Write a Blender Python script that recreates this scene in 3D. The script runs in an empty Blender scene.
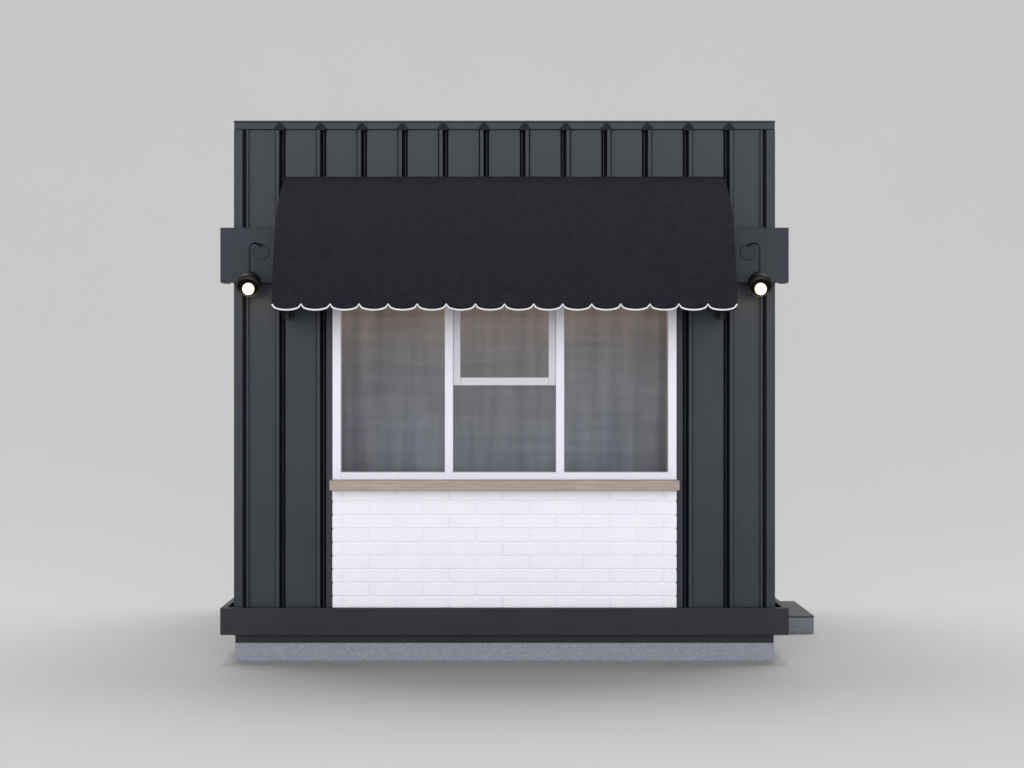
import bpy, bmesh, math, random
from mathutils import Vector, Matrix
random.seed(4)
scene=bpy.context.scene
col=scene.collection

# ------------------------------------------------------------ materials
def new_mat(name):
    m=bpy.data.materials.new(name); m.use_nodes=True
    nt=m.node_tree; b=nt.nodes['Principled BSDF']
    return m,nt,b
def noise_mat(name,c1,c2,scale=8,rough=0.5,bump=0.0,bscale=60,metal=0.0,detail=4,rvar=0.0,stretch=(1,1,1),spec=0.5,bdist=0.004):
    m,nt,b=new_mat(name)
    tc=nt.nodes.new('ShaderNodeTexCoord')
    mp=nt.nodes.new('ShaderNodeMapping'); mp.inputs['Scale'].default_value=stretch
    nt.links.new(tc.outputs['Object'],mp.inputs['Vector'])
    n=nt.nodes.new('ShaderNodeTexNoise'); n.inputs['Scale'].default_value=scale; n.inputs['Detail'].default_value=detail
    nt.links.new(mp.outputs[0],n.inputs['Vector'])
    r=nt.nodes.new('ShaderNodeValToRGB')
    r.color_ramp.elements[0].position=0.32; r.color_ramp.elements[1].position=0.68
    r.color_ramp.elements[0].color=(*c1,1); r.color_ramp.elements[1].color=(*c2,1)
    nt.links.new(n.outputs['Fac'],r.inputs['Fac']); nt.links.new(r.outputs[0],b.inputs['Base Color'])
    b.inputs['Roughness'].default_value=rough; b.inputs['Metallic'].default_value=metal
    b.inputs['Specular IOR Level'].default_value=spec
    if rvar:
        mr=nt.nodes.new('ShaderNodeMapRange'); mr.inputs['To Min'].default_value=rough-rvar; mr.inputs['To Max'].default_value=rough+rvar
        nt.links.new(n.outputs['Fac'],mr.inputs['Value']); nt.links.new(mr.outputs[0],b.inputs['Roughness'])
    if bump:
        n2=nt.nodes.new('ShaderNodeTexNoise'); n2.inputs['Scale'].default_value=bscale; n2.inputs['Detail'].default_value=5
        nt.links.new(mp.outputs[0],n2.inputs['Vector'])
        bp=nt.nodes.new('ShaderNodeBump'); bp.inputs['Strength'].default_value=bump; bp.inputs['Distance'].default_value=bdist
        nt.links.new(n2.outputs['Fac'],bp.inputs['Height']); nt.links.new(bp.outputs[0],b.inputs['Normal'])
    return m
M_wall=noise_mat('slate_painted_metal',(0.0205,0.0265,0.036),(0.029,0.0355,0.046),1.6,0.42,0.4,2.2,rvar=0.08,bdist=0.018,spec=0.27)
M_dark=noise_mat('painted_seam_shade',(0.003,0.003,0.004),(0.005,0.005,0.006),5,0.7,spec=0.1)  # near-black backing: shadow bands beside the ribs put into the colour
M_fascia=noise_mat('charcoal_steel',(0.015,0.0175,0.022),(0.020,0.0225,0.028),3,0.45,0.1,6,rvar=0.06,spec=0.25)
M_board=noise_mat('slate_board',(0.021,0.0265,0.036),(0.027,0.033,0.044),3,0.5,0.1,6,spec=0.25)
M_conc=noise_mat('blue_grey_concrete',(0.23,0.24,0.29),(0.33,0.34,0.395),80,0.85,0.3,120,detail=8)
M_stone=noise_mat('grey_concrete_step',(0.15,0.155,0.18),(0.21,0.22,0.25),70,0.85,0.3,100,detail=9)
M_tread=noise_mat('dark_stone_tread',(0.035,0.036,0.042),(0.06,0.062,0.07),25,0.7,0.4,80)
M_white=noise_mat('white_window_paint',(0.77,0.76,0.85),(0.81,0.80,0.89),3,0.35)
M_sash=noise_mat('pale_grey_sash_paint',(0.60,0.59,0.64),(0.64,0.63,0.68),3,0.4)
M_brick=noise_mat('white_painted_brick',(0.87,0.845,0.92),(0.89,0.865,0.935),6,0.5,0.2,28,bdist=0.006)
M_mortar=noise_mat('white_painted_mortar',(0.85,0.825,0.90),(0.87,0.845,0.92),9,0.6,0.3,60)
M_wood=noise_mat('weathered_wood',(0.34,0.265,0.225),(0.42,0.34,0.295),7,0.6,0.25,20,stretch=(0.6,5,9),detail=7)
M_black=noise_mat('black_enamel',(0.005,0.005,0.006),(0.009,0.009,0.010),6,0.45,spec=0.25)
M_roof=noise_mat('grey_roof_membrane',(0.06,0.06,0.065),(0.09,0.09,0.095),3,0.8)
M_hem=noise_mat('white_piping',(0.76,0.76,0.80),(0.82,0.82,0.86),30,0.7)
M_ground=noise_mat('grey_studio_sweep',(0.429,0.427,0.425),(0.433,0.431,0.429),0.4,0.9,spec=0.1)
M_int=noise_mat('interior_plaster',(0.30,0.29,0.27),(0.36,0.35,0.33),2,0.8)

# awning fabric
M_fab,nt,b=new_mat('charcoal_canvas')
tc=nt.nodes.new('ShaderNodeTexCoord')
n=nt.nodes.new('ShaderNodeTexNoise'); n.inputs['Scale'].default_value=18; n.inputs['Detail'].default_value=10; n.inputs['Roughness'].default_value=0.78
nt.links.new(tc.outputs['Object'],n.inputs['Vector'])
r=nt.nodes.new('ShaderNodeValToRGB'); r.color_ramp.elements[0].position=0.35; r.color_ramp.elements[1].position=0.70
r.color_ramp.elements[0].color=(0.0130,0.0118,0.0147,1); r.color_ramp.elements[1].color=(0.0212,0.0193,0.0235,1)
nt.links.new(n.outputs['Fac'],r.inputs['Fac']); nt.links.new(r.outputs[0],b.inputs['Base Color'])
b.inputs['Roughness'].default_value=0.9; b.inputs['Specular IOR Level'].default_value=0.15
n2=nt.nodes.new('ShaderNodeTexNoise'); n2.inputs['Scale'].default_value=60; n2.inputs['Detail'].default_value=6
nt.links.new(tc.outputs['Object'],n2.inputs['Vector'])
bp=nt.nodes.new('ShaderNodeBump'); bp.inputs['Strength'].default_value=0.8; bp.inputs['Distance'].default_value=0.006
nt.links.new(n2.outputs['Fac'],bp.inputs['Height']); nt.links.new(bp.outputs[0],b.inputs['Normal'])

# glass
M_glass=bpy.data.materials.new('window_glass'); M_glass.use_nodes=True
nt=M_glass.node_tree; nt.nodes.clear()
o=nt.nodes.new('ShaderNodeOutputMaterial'); mx=nt.nodes.new('ShaderNodeMixShader')
tr=nt.nodes.new('ShaderNodeBsdfTransparent'); tr.inputs[0].default_value=(0.84,0.86,0.885,1)
gl=nt.nodes.new('ShaderNodeBsdfGlossy'); gl.inputs['Roughness'].default_value=0.1
fr=nt.nodes.new('ShaderNodeFresnel'); fr.inputs['IOR'].default_value=1.25
nt.links.new(fr.outputs[0],mx.inputs[0]); nt.links.new(tr.outputs[0],mx.inputs[1]); nt.links.new(gl.outputs[0],mx.inputs[2]); nt.links.new(mx.outputs[0],o.inputs[0])

# curtain
M_curt,nt,b=new_mat('grey_linen_curtain')
tc=nt.nodes.new('ShaderNodeTexCoord'); 
def streak(scale,st):
    mp=nt.nodes.new('ShaderNodeMapping'); mp.inputs['Scale'].default_value=st
    nt.links.new(tc.outputs['Object'],mp.inputs['Vector'])
    n=nt.nodes.new('ShaderNodeTexNoise'); n.inputs['Scale'].default_value=scale; n.inputs['Detail'].default_value=2.5
    nt.links.new(mp.outputs[0],n.inputs['Vector']); return n
na=streak(3.5,(3,1,0.25)); nb=streak(4,(0.35,1,3.2))
ad=nt.nodes.new('ShaderNodeMath'); ad.operation='MULTIPLY_ADD'
nt.links.new(nb.outputs['Fac'],ad.inputs[0]); ad.inputs[1].default_value=0.75; nt.links.new(na.outputs['Fac'],ad.inputs[2])
mr=nt.nodes.new('ShaderNodeMapRange'); mr.inputs['From Min'].default_value=0.55; mr.inputs['From Max'].default_value=1.19
nt.links.new(ad.outputs[0],mr.inputs['Value'])
r=nt.nodes.new('ShaderNodeValToRGB'); r.color_ramp.elements[0].color=(0.190,0.203,0.235,1); r.color_ramp.elements[1].color=(0.315,0.335,0.375,1)
nt.links.new(mr.outputs[0],r.inputs['Fac']); nt.links.new(r.outputs[0],b.inputs['Base Color']); b.inputs['Roughness'].default_value=1.0
b.inputs['Specular IOR Level'].default_value=0.0

M_bulb,nt,b=new_mat('glowing_bulb')
b.inputs['Base Color'].default_value=(1,0.92,0.8,1); b.inputs['Emission Color'].default_value=(1,0.80,0.52,1); b.inputs['Emission Strength'].default_value=1.1

# ------------------------------------------------------------ helpers
def box(bm,x0,x1,y0,y1,z0,z1,mi=0):
    vs=[bm.verts.new(p) for p in ((x0,y0,z0),(x1,y0,z0),(x1,y1,z0),(x0,y1,z0),(x0,y0,z1),(x1,y0,z1),(x1,y1,z1),(x0,y1,z1))]
    for f in ((0,3,2,1),(4,5,6,7),(0,1,5,4),(1,2,6,5),(2,3,7,6),(3,0,4,7)):
        fc=bm.faces.new([vs[i] for i in f]); fc.material_index=mi
def finish(bm,name,mats,parent=None,bevel=0.0,smooth=False,label=None,seg=2):
    bmesh.ops.recalc_face_normals(bm,faces=bm.faces)
    me=bpy.data.meshes.new(name); bm.to_mesh(me); bm.free()
    for m in (mats if isinstance(mats,list) else [mats]): me.materials.append(m)
    ob=bpy.data.objects.new(name,me); col.objects.link(ob)
    if smooth:
        for p in me.polygons: p.use_smooth=True
    if bevel:
        md=ob.modifiers.new('bevel','BEVEL'); md.width=bevel; md.segments=seg; md.limit_method='ANGLE'
    if parent: ob.parent=parent
    if label: ob['label']=label
    return ob
def empty(name,loc=(0,0,0),parent=None):
    e=bpy.data.objects.new(name,None); e.location=loc; e.empty_display_size=0.2; col.objects.link(e)
    if parent: e.parent=parent
    return e
def lathe(bm,prof,mat4,seg=32,mi=0):
    rings=[]
    for rr,z in prof:
        if rr<1e-6: rings.append([bm.verts.new(mat4@Vector((0,0,z)))])
        else: rings.append([bm.verts.new(mat4@Vector((rr*math.cos(2*math.pi*i/seg),rr*math.sin(2*math.pi*i/seg),z))) for i in range(seg)])
    for a,b in zip(rings,rings[1:]):
        for i in range(seg):
            j=(i+1)%seg
            if len(a)==1 and len(b)==1: continue
            if len(a)==1: f=bm.faces.new((a[0],b[i],b[j]))
            elif len(b)==1: f=bm.faces.new((a[i],a[j],b[0]))
            else: f=bm.faces.new((a[i],a[j],b[j],b[i]))
            f.material_index=mi
def tube(bm,pts,rad,seg=8,mi=0):
    pts=[Vector(p) for p in pts]; rings=[]; up=Vector((0.123,0.31,0.9)).normalized(); prev=None
    for i,p in enumerate(pts):
        t=(pts[min(i+1,len(pts)-1)]-pts[max(i-1,0)]).normalized()
        if prev is None: u=t.cross(up).normalized()
        else: u=(prev-t*prev.dot(t)).normalized()
        prev=u; v=t.cross(u)
        rings.append([bm.verts.new(p+u*rad*math.cos(2*math.pi*k/seg)+v*rad*math.sin(2*math.pi*k/seg)) for k in range(seg)])
    for a,b in zip(rings,rings[1:]):
        for k in range(seg):
            j=(k+1)%seg; f=bm.faces.new((a[k],a[j],b[j],b[k])); f.material_index=mi
    bm.faces.new(rings[0]); bm.faces.new(list(reversed(rings[-1])))
def smooth_path(pts,n=6):
    P=[Vector(p) for p in pts]; P=[P[0]*2-P[1]]+P+[P[-1]*2-P[-2]]; out=[]
    for i in range(1,len(P)-2):
        for k in range(n):
            t=k/n; a,b,c,d=P[i-1],P[i],P[i+1],P[i+2]
            out.append(0.5*((2*b)+(c-a)*t+(2*a-5*b+4*c-d)*t*t+(3*b-a-3*c+d)*t**3))
    out.append(P[-2]); return out

# ------------------------------------------------------------ ground sweep
bm=bmesh.new()
prof=[(-30,0),(-12,0),(-2,0),(3.5,0)]
for i in range(1,61):
    t=i/60; prof.append((3.5+17.5*t,15*t**3.2))
sl=15*3.2/17.5
prof.append((21+8/sl,23)); prof.append((21+16/sl,31))
xs=[-45,-20,0,20,45]; grid=[[bm.verts.new((x,y,z)) for x in xs] for y,z in prof]
for a,b in zip(grid,grid[1:]):
    for i in range(len(xs)-1): bm.faces.new((a[i],a[i+1],b[i+1],b[i]))
g=finish(bm,'ground',M_ground,smooth=True); g['kind']='structure'; g['label']='seamless light grey studio floor and backdrop'

# ------------------------------------------------------------ kiosk
W=1.997; D=3.0; H=3.995
kiosk=empty('kiosk'); kiosk['label']='dark slate metal kiosk with black scalloped awning and white brick counter'; kiosk['category']='kiosk'
WX=1.272; WZ0=1.335; WZ1=2.79

# wall with opening
bm=bmesh.new()
T=0.12
ZB=0.19
RX=[-1.659+0.3016*i for i in range(12)]
gw=0.036   # groove half width
def front_panels(z0,z1,xa,xb):
    cuts=[x for x in RX if xa-0.04<x<xb+0.04]
    edges=[xa]
    for c in cuts: edges+= [c-gw,c+gw]
    edges.append(xb)
    for i in range(0,len(edges),2):
        a,b_=edges[i],edges[i+1]
        if b_-a>0.01: box(bm,a,b_,0,0.03,z0,z1,0)
box(bm,-W,-WX,0.03,T,ZB,H-0.06,1)
box(bm,WX,W,0.03,T,ZB,H-0.06,1)
box(bm,-WX,WX,0.03,T,WZ1,H-0.06,1)
box(bm,-WX,WX,0.03,T,ZB,1.30,1)
ZS=3.0   # joint hidden behind the header board
front_panels(ZB,ZS-0.001,-W+0.002,-WX); front_panels(ZB,ZS-0.001,WX,W-0.002)
front_panels(ZS,H-0.062,-W+0.002,W-0.002)
box(bm,-WX+0.002,WX-0.002,0.002,0.0295,WZ1+0.003,ZS-0.002,0)
for x in RX:
    z0=ZB if abs(x)>WX else ZS
    s=1 if x<0 else -1
    box(bm,x-s*0.017-0.013,x-s*0.017+0.013,-0.042,0.035,z0,H-0.063,0)
    box(bm,x+s*0.020-0.003,x+s*0.020+0.003,-0.010,0.034,z0,H-0.0635,0)
for s in (-1,1):
    box(bm,s*1.922-0.013,s*1.922+0.013,-0.006,-0.0005,ZB,H-0.064,1)
    box(bm,s*1.900-0.008,s*1.900+0.008,-0.026,-0.0008,ZB,H-0.0645,0)
for s in (-1,1):
    if s<0: box(bm,-W,-W+T,T,D,ZB,H-0.06,0)
    else:
        box(bm,W-T,W,T,1.3,ZB,H-0.06,0); box(bm,W-T,W,2.2,D,ZB,H-0.06,0); box(bm,W-T,W,1.3,2.2,2.25,H-0.06,0)
    y=0.3
    while y<D-0.1:
        if not (s>0 and 1.25<y<2.25): box(bm,s*W-0.04,s*W+0.04,y-0.012,y+0.012,ZB+0.22,H-0.065,0)
        y+=0.3016
box(bm,-W+T,W-T,D-T,D,ZB,H-0.06,0)
wall=finish(bm,'wall',[M_wall,M_dark],kiosk,bevel=0.003)
for s in (-1,1):
    bm=bmesh.new()
    a,b_=sorted((s*(W+0.004),s*1.937))
    box(bm,a,b_,-0.022,-0.0012,ZB,H-0.064)
    a,b_=sorted((s*(W+0.004),s*(W-0.001)))
    box(bm,a,b_,-0.0010,0.07,ZB,H-0.064)
    finish(bm,'corner_trim',M_wall,kiosk,bevel=0.004)
# top coping with caps over seams
bm=bmesh.new()
box(bm,-W-0.005,W+0.005,-0.022,0.16,H-0.010,H+0.003,0)
box(bm,-W-0.003,W+0.003,-0.016,0.1,H-0.060,H-0.0105,0)
for s in (-1,1):
    a,b_=sorted((s*(W+0.005),s*(W-0.15))); box(bm,a,b_,0.1605,D+0.01,H-0.060,H+0.003,0)
box(bm,-W+0.151,W-0.151,D-0.13,D+0.01,H-0.060,H+0.003,0)
for x in RX:
    zt=H-0.018; zm=H-0.056; zl=H-0.072
    pf=[(x-0.010,zt),(x+0.010,zt),(x+0.040,zm),(x+0.036,zl),(x-0.036,zl),(x-0.040,zm)]
    A=[bm.verts.new((px_,-0.046,pz)) for px_,pz in pf]; B=[bm.verts.new((px_,-0.0125,pz)) for px_,pz in pf]
    fs=[bm.faces.new(A),bm.faces.new(list(reversed(B)))]+[bm.faces.new((A[i],A[(i+1)%6],B[(i+1)%6],B[i])) for i in range(6)]
    for f in fs: f.material_index=1
M_cap=noise_mat('dark_seam_cap',(0.007,0.008,0.010),(0.011,0.012,0.015),5,0.6,spec=0.15)
finish(bm,'coping',[M_wall,M_cap],kiosk,bevel=0.002)
bm=bmesh.new(); box(bm,-W+T+0.001,W-T-0.001,T+0.001,D-T-0.001,H-0.16,H-0.09); finish(bm,'roof',M_roof,kiosk)
# header board
bm=bmesh.new(); box(bm,-2.09,2.09,-0.09,-0.044,2.795,3.20)
for s in (-1,1):
    a,b_=sorted((s*2.09,s*(W+0.042))); box(bm,a,b_,-0.0435,0.06,2.795,3.20)
finish(bm,'header_board',M_board,kiosk,bevel=0.004)
# base ring
bm=bmesh.new(); q=0.09; WR=2.001
box(bm,-WR-q,WR+q,-q,-0.053,0.204,0.403)
for s in (-1,1):
    a,b_=sorted((s*(WR+q),s*(WR+0.045)))
    if s<0: box(bm,a,b_,-0.0525,D+q,0.204,0.403)
    else: box(bm,a,b_,-0.0525,1.28,0.204,0.403); box(bm,a,b_,2.22,D+q,0.204,0.403)
box(bm,-WR-0.044,WR+0.044,D+0.045,D+q,0.204,0.403)
finish(bm,'base_rail',M_fascia,kiosk,bevel=0.003)
bm=bmesh.new(); box(bm,-W+0.003,W-0.003,-0.004,D,0.134,0.235); finish(bm,'plinth',M_fascia,kiosk,bevel=0.003)
bm=bmesh.new(); box(bm,-W+0.001,W-0.001,-0.008,D+0.005,0.0,0.1335); finish(bm,'foundation_slab',M_conc,kiosk,bevel=0.004)
bm=bmesh.new(); box(bm,-W+T+0.002,W-T-0.002,T+0.002,D-T-0.002,0.236,0.30); finish(bm,'floor',M_int,kiosk)
# side door
door=empty('door',(W,1.75,0.2),kiosk)
bm=bmesh.new(); box(bm,-0.07,-0.02,-0.445,0.445,0.04,2.045); finish(bm,'door_leaf',M_fascia,door,bevel=0.004)
bm=bmesh.new(); tube(bm,[(-0.02,0.35,1.0),(0.03,0.35,1.0),(0.035,0.30,1.0),(0.035,0.24,1.0)],0.01); finish(bm,'handle',M_black,door,smooth=True)

# brick counter wall
bm=bmesh.new()
box(bm,-WX+0.004,WX-0.004,-0.0445,-0.002,0.25,1.268,1)
bl=0.394
rows=[(1.187,1.268)]+[(1.183-0.1*(k+1)+0.0028,1.183-0.1*k-0.0028) for k in range(9)]
for k,(z0,z1) in enumerate(rows):
    off=((k+1)%2)*bl*0.5+0.12
    x=-WX-off
    while x<WX:
        a=max(x+0.0030,-WX+random.uniform(0,0.001)); e=min(x+bl-0.0030,WX-random.uniform(0,0.001))
        if e-a>0.03:
            d=random.uniform(-0.0010,0.0010)
            box(bm,a,e,-0.0510+d,-0.03,z0,z1,0)
        x+=bl
finish(bm,'brick_wall',[M_brick,M_mortar],kiosk,bevel=0.009,seg=3,label='white painted brick wall under the counter')
# sill
bm=bmesh.new(); box(bm,-1.282,1.282,-0.15,-0.0315,1.2705,1.345); box(bm,-1.262,1.262,-0.0312,0.10,1.2705,1.3345); finish(bm,'counter_sill',M_wood,kiosk,bevel=0.006,label='weathered pale brown wooden counter ledge')

# window
win=empty('window',(0,0,WZ0),kiosk)
bm=bmesh.new()
fy0,fy1=-0.03,0.09
def WZ(z): return z-WZ0
b0=0.0005; t=1.45
box(bm,-WX+.001,-WX+0.062,fy0,fy1,b0,t); box(bm,WX-0.062,WX-.001,fy0,fy1,b0,t)
box(bm,-WX+0.0621,WX-0.0621,fy0+.001,fy1,b0,0.062); box(bm,-WX+0.0621,WX-0.0621,fy0+.001,fy1,t-0.062,t)
ma=(-0.441,-0.381); mb=(0.381,0.441)
for m_ in (ma,mb): box(bm,m_[0],m_[1],fy0+.002,fy1-.002,0.0621,t-0.0621)
finish(bm,'frame',M_white,win,bevel=0.002)
zr=WZ(2.05)
bm=bmesh.new()
y0,y1=-0.004,0.06
box(bm,-0.3808,-0.327,y0,y1,zr-0.010,t-0.063); box(bm,0.327,0.3808,y0,y1,zr-0.010,t-0.063)
box(bm,-0.3269,0.3269,y0+.001,y1,zr-0.010,zr+0.048); box(bm,-0.3269,0.3269,y0+.001,y1,t-0.11,t-0.063)
finish(bm,'sash',M_sash,win,bevel=0.003)
bm=bmesh.new()
for x0,x1,z0,z1 in ((-WX+0.063,ma[0]-.001,0.063,t-.063),(mb[1]+.001,WX-0.063,0.063,t-.063),(ma[1]+.001,mb[0]-.001,0.063,zr-0.011),(-0.326,0.326,zr+0.049,t-0.111)):
    vs=[bm.verts.new(p) for p in ((x0,0.035,z0),(x1,0.035,z0),(x1,0.035,z1),(x0,0.035,z1))]; bm.faces.new(vs)
finish(bm,'glass',M_glass,win)
# curtain
bm=bmesh.new(); nx=300; rowsz=[0.4,1.2,1.6,2.0,2.4,2.8,3.3]; gr=[]
for z in rowsz:
    rr=[]
    for i in range(nx+1):
        x=-1.85+3.7*i/nx
        y=0.64+0.007*math.sin(x*31+1.2*math.sin(x*5))+0.008*math.sin(x*13+z*0.8)+0.002*math.sin(x*67)
        rr.append(bm.verts.new((x,y,z)))
    gr.append(rr)
for a,b_ in zip(gr,gr[1:]):
    for i in range(nx): bm.faces.new((a[i],a[i+1],b_[i+1],b_[i]))
finish(bm,'curtain',M_curt,kiosk,smooth=True,label='grey linen curtain hanging behind the window')

# awning
awn=empty('awning',(0,0,2.6),kiosk); awn['label']='charcoal canvas awning with white scalloped edge'
AW=1.640; zo=2.6
key=[(-0.045,3.578),(-0.115,3.562),(-0.205,3.48),(-0.300,3.34),(-0.385,3.19),(-0.455,3.04),(-0.510,2.89),(-0.55,2.75),(-0.570,2.655),(-0.576,2.622)]
P=[(p.y,p.z) for p in smooth_path([(0,y,z) for y,z in key],3)]
def hw(z): 
    u=max(0,min(1,(z-3.15)/(3.578-3.15))); return AW*(1-0.022*u**2.6)
ns=16; per=12; N=ns*per; dep=0.040
def scal(u): return dep*math.sqrt(max(0,1-(2*u-1)**2))**0.9
bm=bmesh.new(); gr=[]
for (y,z) in P:
    h=hw(z); gr.append([bm.verts.new((-h+2*h*i/N,y+0.003*math.sin(i*0.055),z-zo)) for i in range(N+1)])
bot=[]
for i in range(N+1):
    u=(i%per)/per; bot.append(bm.verts.new((-AW+2*AW*i/N,-0.578+0.004*math.sin(i*0.5),2.616-scal(u)-zo)))
gr.append(bot)
for a,b_ in zip(gr,gr[1:]):
    for i in range(N): bm.faces.new((a[i],a[i+1],b_[i+1],b_[i]))
edge_front=[v.co.copy() for v in bot]
def topz(y):
    for (ya,za),(yb,zb_) in zip(P,P[1:]):
        if yb<=y<=ya: 
            tt=(y-ya)/(yb-ya) if yb!=ya else 0; return za+(zb_-za)*tt
    return P[-1][1]
for s in (-1,1):
    K=3*per; L=0.577-0.045; up=[];lo=[]
    for i in range(K+1):
        y=-0.045-L*i/K; u=(i%per)/per; tz=topz(max(y,-0.576))
        up.append(bm.verts.new((s*hw(tz),y,tz-zo))); lo.append(bm.verts.new((s*(AW-0.003),y,2.616-scal(u)-zo)))
    for i in range(K): bm.faces.new((up[i],up[i+1],lo[i+1],lo[i]))
ob=finish(bm,'canopy',M_fab,awn,smooth=True)
md=ob.modifiers.new('s','SOLIDIFY'); md.thickness=0.005; md.offset=0
bm=bmesh.new()
tube(bm,[c+Vector((0,-0.004,-0.003)) for c in edge_front],0.0066,6)
finish(bm,'hem',M_hem,awn,smooth=True,label='white piping along the scalloped edge')
bm=bmesh.new()
for x in (-AW+0.03,0,AW-0.03):
    tube(bm,[(x,-0.05,0.06),(x,-0.50,0.05)],0.011)
    tube(bm,[(x,-0.05,0.88),(x,-0.24,0.55),(x,-0.50,0.05)],0.009)
tube(bm,[(-AW+0.03,-0.50,0.05),(AW-0.03,-0.50,0.05)],0.011)
for s in (-1,1):
    box(bm,s*(AW-0.05)-0.03,s*(AW-0.05)+0.03,-0.07,-0.043,-0.075,0.12)
    box(bm,s*(AW-0.05)-0.012,s*(AW-0.05)+0.012,-0.11,-0.0705,-0.065,0.02)
finish(bm,'awning_frame',M_black,awn,bevel=0.003)

# wall lamps
def lamp(s):
    L=empty('wall_lamp',(s*1.85,-0.09,3.0),kiosk)
    rx=-s*0.062
    bm=bmesh.new()
    m=Matrix.Translation((rx,0,0.02))@Matrix.Rotation(math.pi/2,4,'X')
    lathe(bm,[(0,0.006),(0.055,0.006),(0.060,0.0)],m,28)
    finish(bm,'mounting_plate',M_board,L,bevel=0.001)
    bm=bmesh.new()
    pts=smooth_path([(rx,-0.004,0.066),(rx*0.85,-0.06,0.072),(rx*0.5,-0.11,0.076),(rx*0.16,-0.148,0.064),(0,-0.158,0.030),(0,-0.158,-0.06),(0,-0.158,-0.180)],6)
    tube(bm,pts,0.0066,8)
    finish(bm,'lamp_arm',M_black,L,smooth=True)
    th=math.radians(-47)
    tilt=Matrix.Translation((0,-0.145,-0.200))@Matrix.Rotation(th,4,'X')
    bm=bmesh.new()
    lathe(bm,[(0,0.064),(0.020,0.062),(0.036,0.054),(0.058,0.038),(0.076,0.012),(0.086,-0.024),(0.087,-0.080),(0.083,-0.080),(0.081,-0.026),(0.070,0.006),(0.04,0.028),(0.0,0.030)],tilt,36)
    lathe(bm,[(0.018,0.028),(0.018,-0.05),(0.0,-0.052)],tilt,20)
    finish(bm,'lamp_shade',M_black,L,smooth=True)
    bm=bmesh.new(); rb=0.043; cz=-0.092
    pr=[(0,cz+rb)]
    for i in range(1,16):
        a=math.radians(90-180*i/16); pr.append((rb*math.cos(a),cz+rb*math.sin(a)))
    pr.append((0,cz-rb))
    lathe(bm,pr,tilt,28)
    finish(bm,'bulb',M_bulb,L,smooth=True)
    pl=bpy.data.lights.new('bulb_light','POINT'); pl.energy=1.0; pl.color=(1,0.75,0.48); pl.shadow_soft_size=0.03
    po=bpy.data.objects.new('bulb_light',pl); col.objects.link(po)
    po.location=tilt@Vector((0,0,cz-rb-0.035)); po.parent=L
for s in (-1,1): lamp(s)

# doorstep
st=empty('doorstep',(2.27,1.75,0)); st['label']='grey concrete doorstep with dark tread beside the kiosk'; st['category']='step'
bm=bmesh.new(); box(bm,-0.262,0.270,-0.45,0.45,0,0.132); finish(bm,'step_block',M_stone,st,bevel=0.006)
bm=bmesh.new(); box(bm,-0.262,0.272,-0.452,0.452,0.1325,0.148); finish(bm,'tread',M_tread,st,bevel=0.003)

# ------------------------------------------------------------ light
w=bpy.data.worlds.new('World'); scene.world=w; w.use_nodes=True; nt=w.node_tree
bg=nt.nodes['Background']
tc=nt.nodes.new('ShaderNodeTexCoord'); sp=nt.nodes.new('ShaderNodeSeparateXYZ'); nt.links.new(tc.outputs['Generated'],sp.inputs[0])
def mth(op,a,b_):
    n=nt.nodes.new('ShaderNodeMath'); n.operation=op
    for i,v in enumerate((a,b_)):
        if isinstance(v,(int,float)): n.inputs[i].default_value=v
        else: nt.links.new(v,n.inputs[i])
    return n.outputs[0]
fy=mth('MAXIMUM',mth('MULTIPLY',sp.outputs['Y'],-1.0),0.0)
fy=mth('MULTIPLY',mth('POWER',fy,3.0),3.2)
nt.links.new(mth('ADD',fy,0.13),bg.inputs['Strength']); bg.inputs['Color'].default_value=(0.98,0.988,1.0,1)
for s in (-1,1):
    sun=bpy.data.lights.new('overhead_softlight','SUN'); sun.energy=2.03; sun.angle=math.radians(44); sun.color=(1,0.992,0.985)
    so=bpy.data.objects.new('overhead_softlight',sun); col.objects.link(so)
    so.rotation_euler=Vector((s*0.36,0.52,1)).to_track_quat('Z','Y').to_euler()
# added wash out of frame, high up, brightens the backdrop
bl_=bpy.data.lights.new('backdrop_fill','AREA'); bl_.shape='RECTANGLE'; bl_.size=34; bl_.size_y=2; bl_.energy=790; bl_.color=(1,0.992,0.985)
bo=bpy.data.objects.new('backdrop_fill',bl_); col.objects.link(bo); bo.location=(0,4,12)
bo.rotation_euler=(Vector((0,4,12))-Vector((0,16,0.5))).to_track_quat('Z','Y').to_euler()
# faint warm glow inside kiosk
al=bpy.data.lights.new('interior_light','AREA'); al.energy=10; al.size=3.2; al.shape='RECTANGLE'; al.size_y=0.3; al.color=(1,0.64,0.34)
ao=bpy.data.objects.new('interior_light',al); ao.location=(0,0.30,3.02); col.objects.link(ao)
ao.rotation_euler=(Vector((0,0.30,3.02))-Vector((0,0.55,2.2))).to_track_quat('Z','Y').to_euler()

# ------------------------------------------------------------ camera
cam=bpy.data.cameras.new('camera'); co=bpy.data.objects.new('camera',cam); col.objects.link(co)
co.location=(0,-12,2.05); co.rotation_euler=(math.pi/2,0,0)
cam.sensor_width=36; cam.lens=1620/1024*36; cam.shift_x=7.5/1024; cam.clip_end=300
scene.camera=co
scene.view_settings.view_transform='Standard'; scene.view_settings.look='None'; scene.view_settings.exposure=0
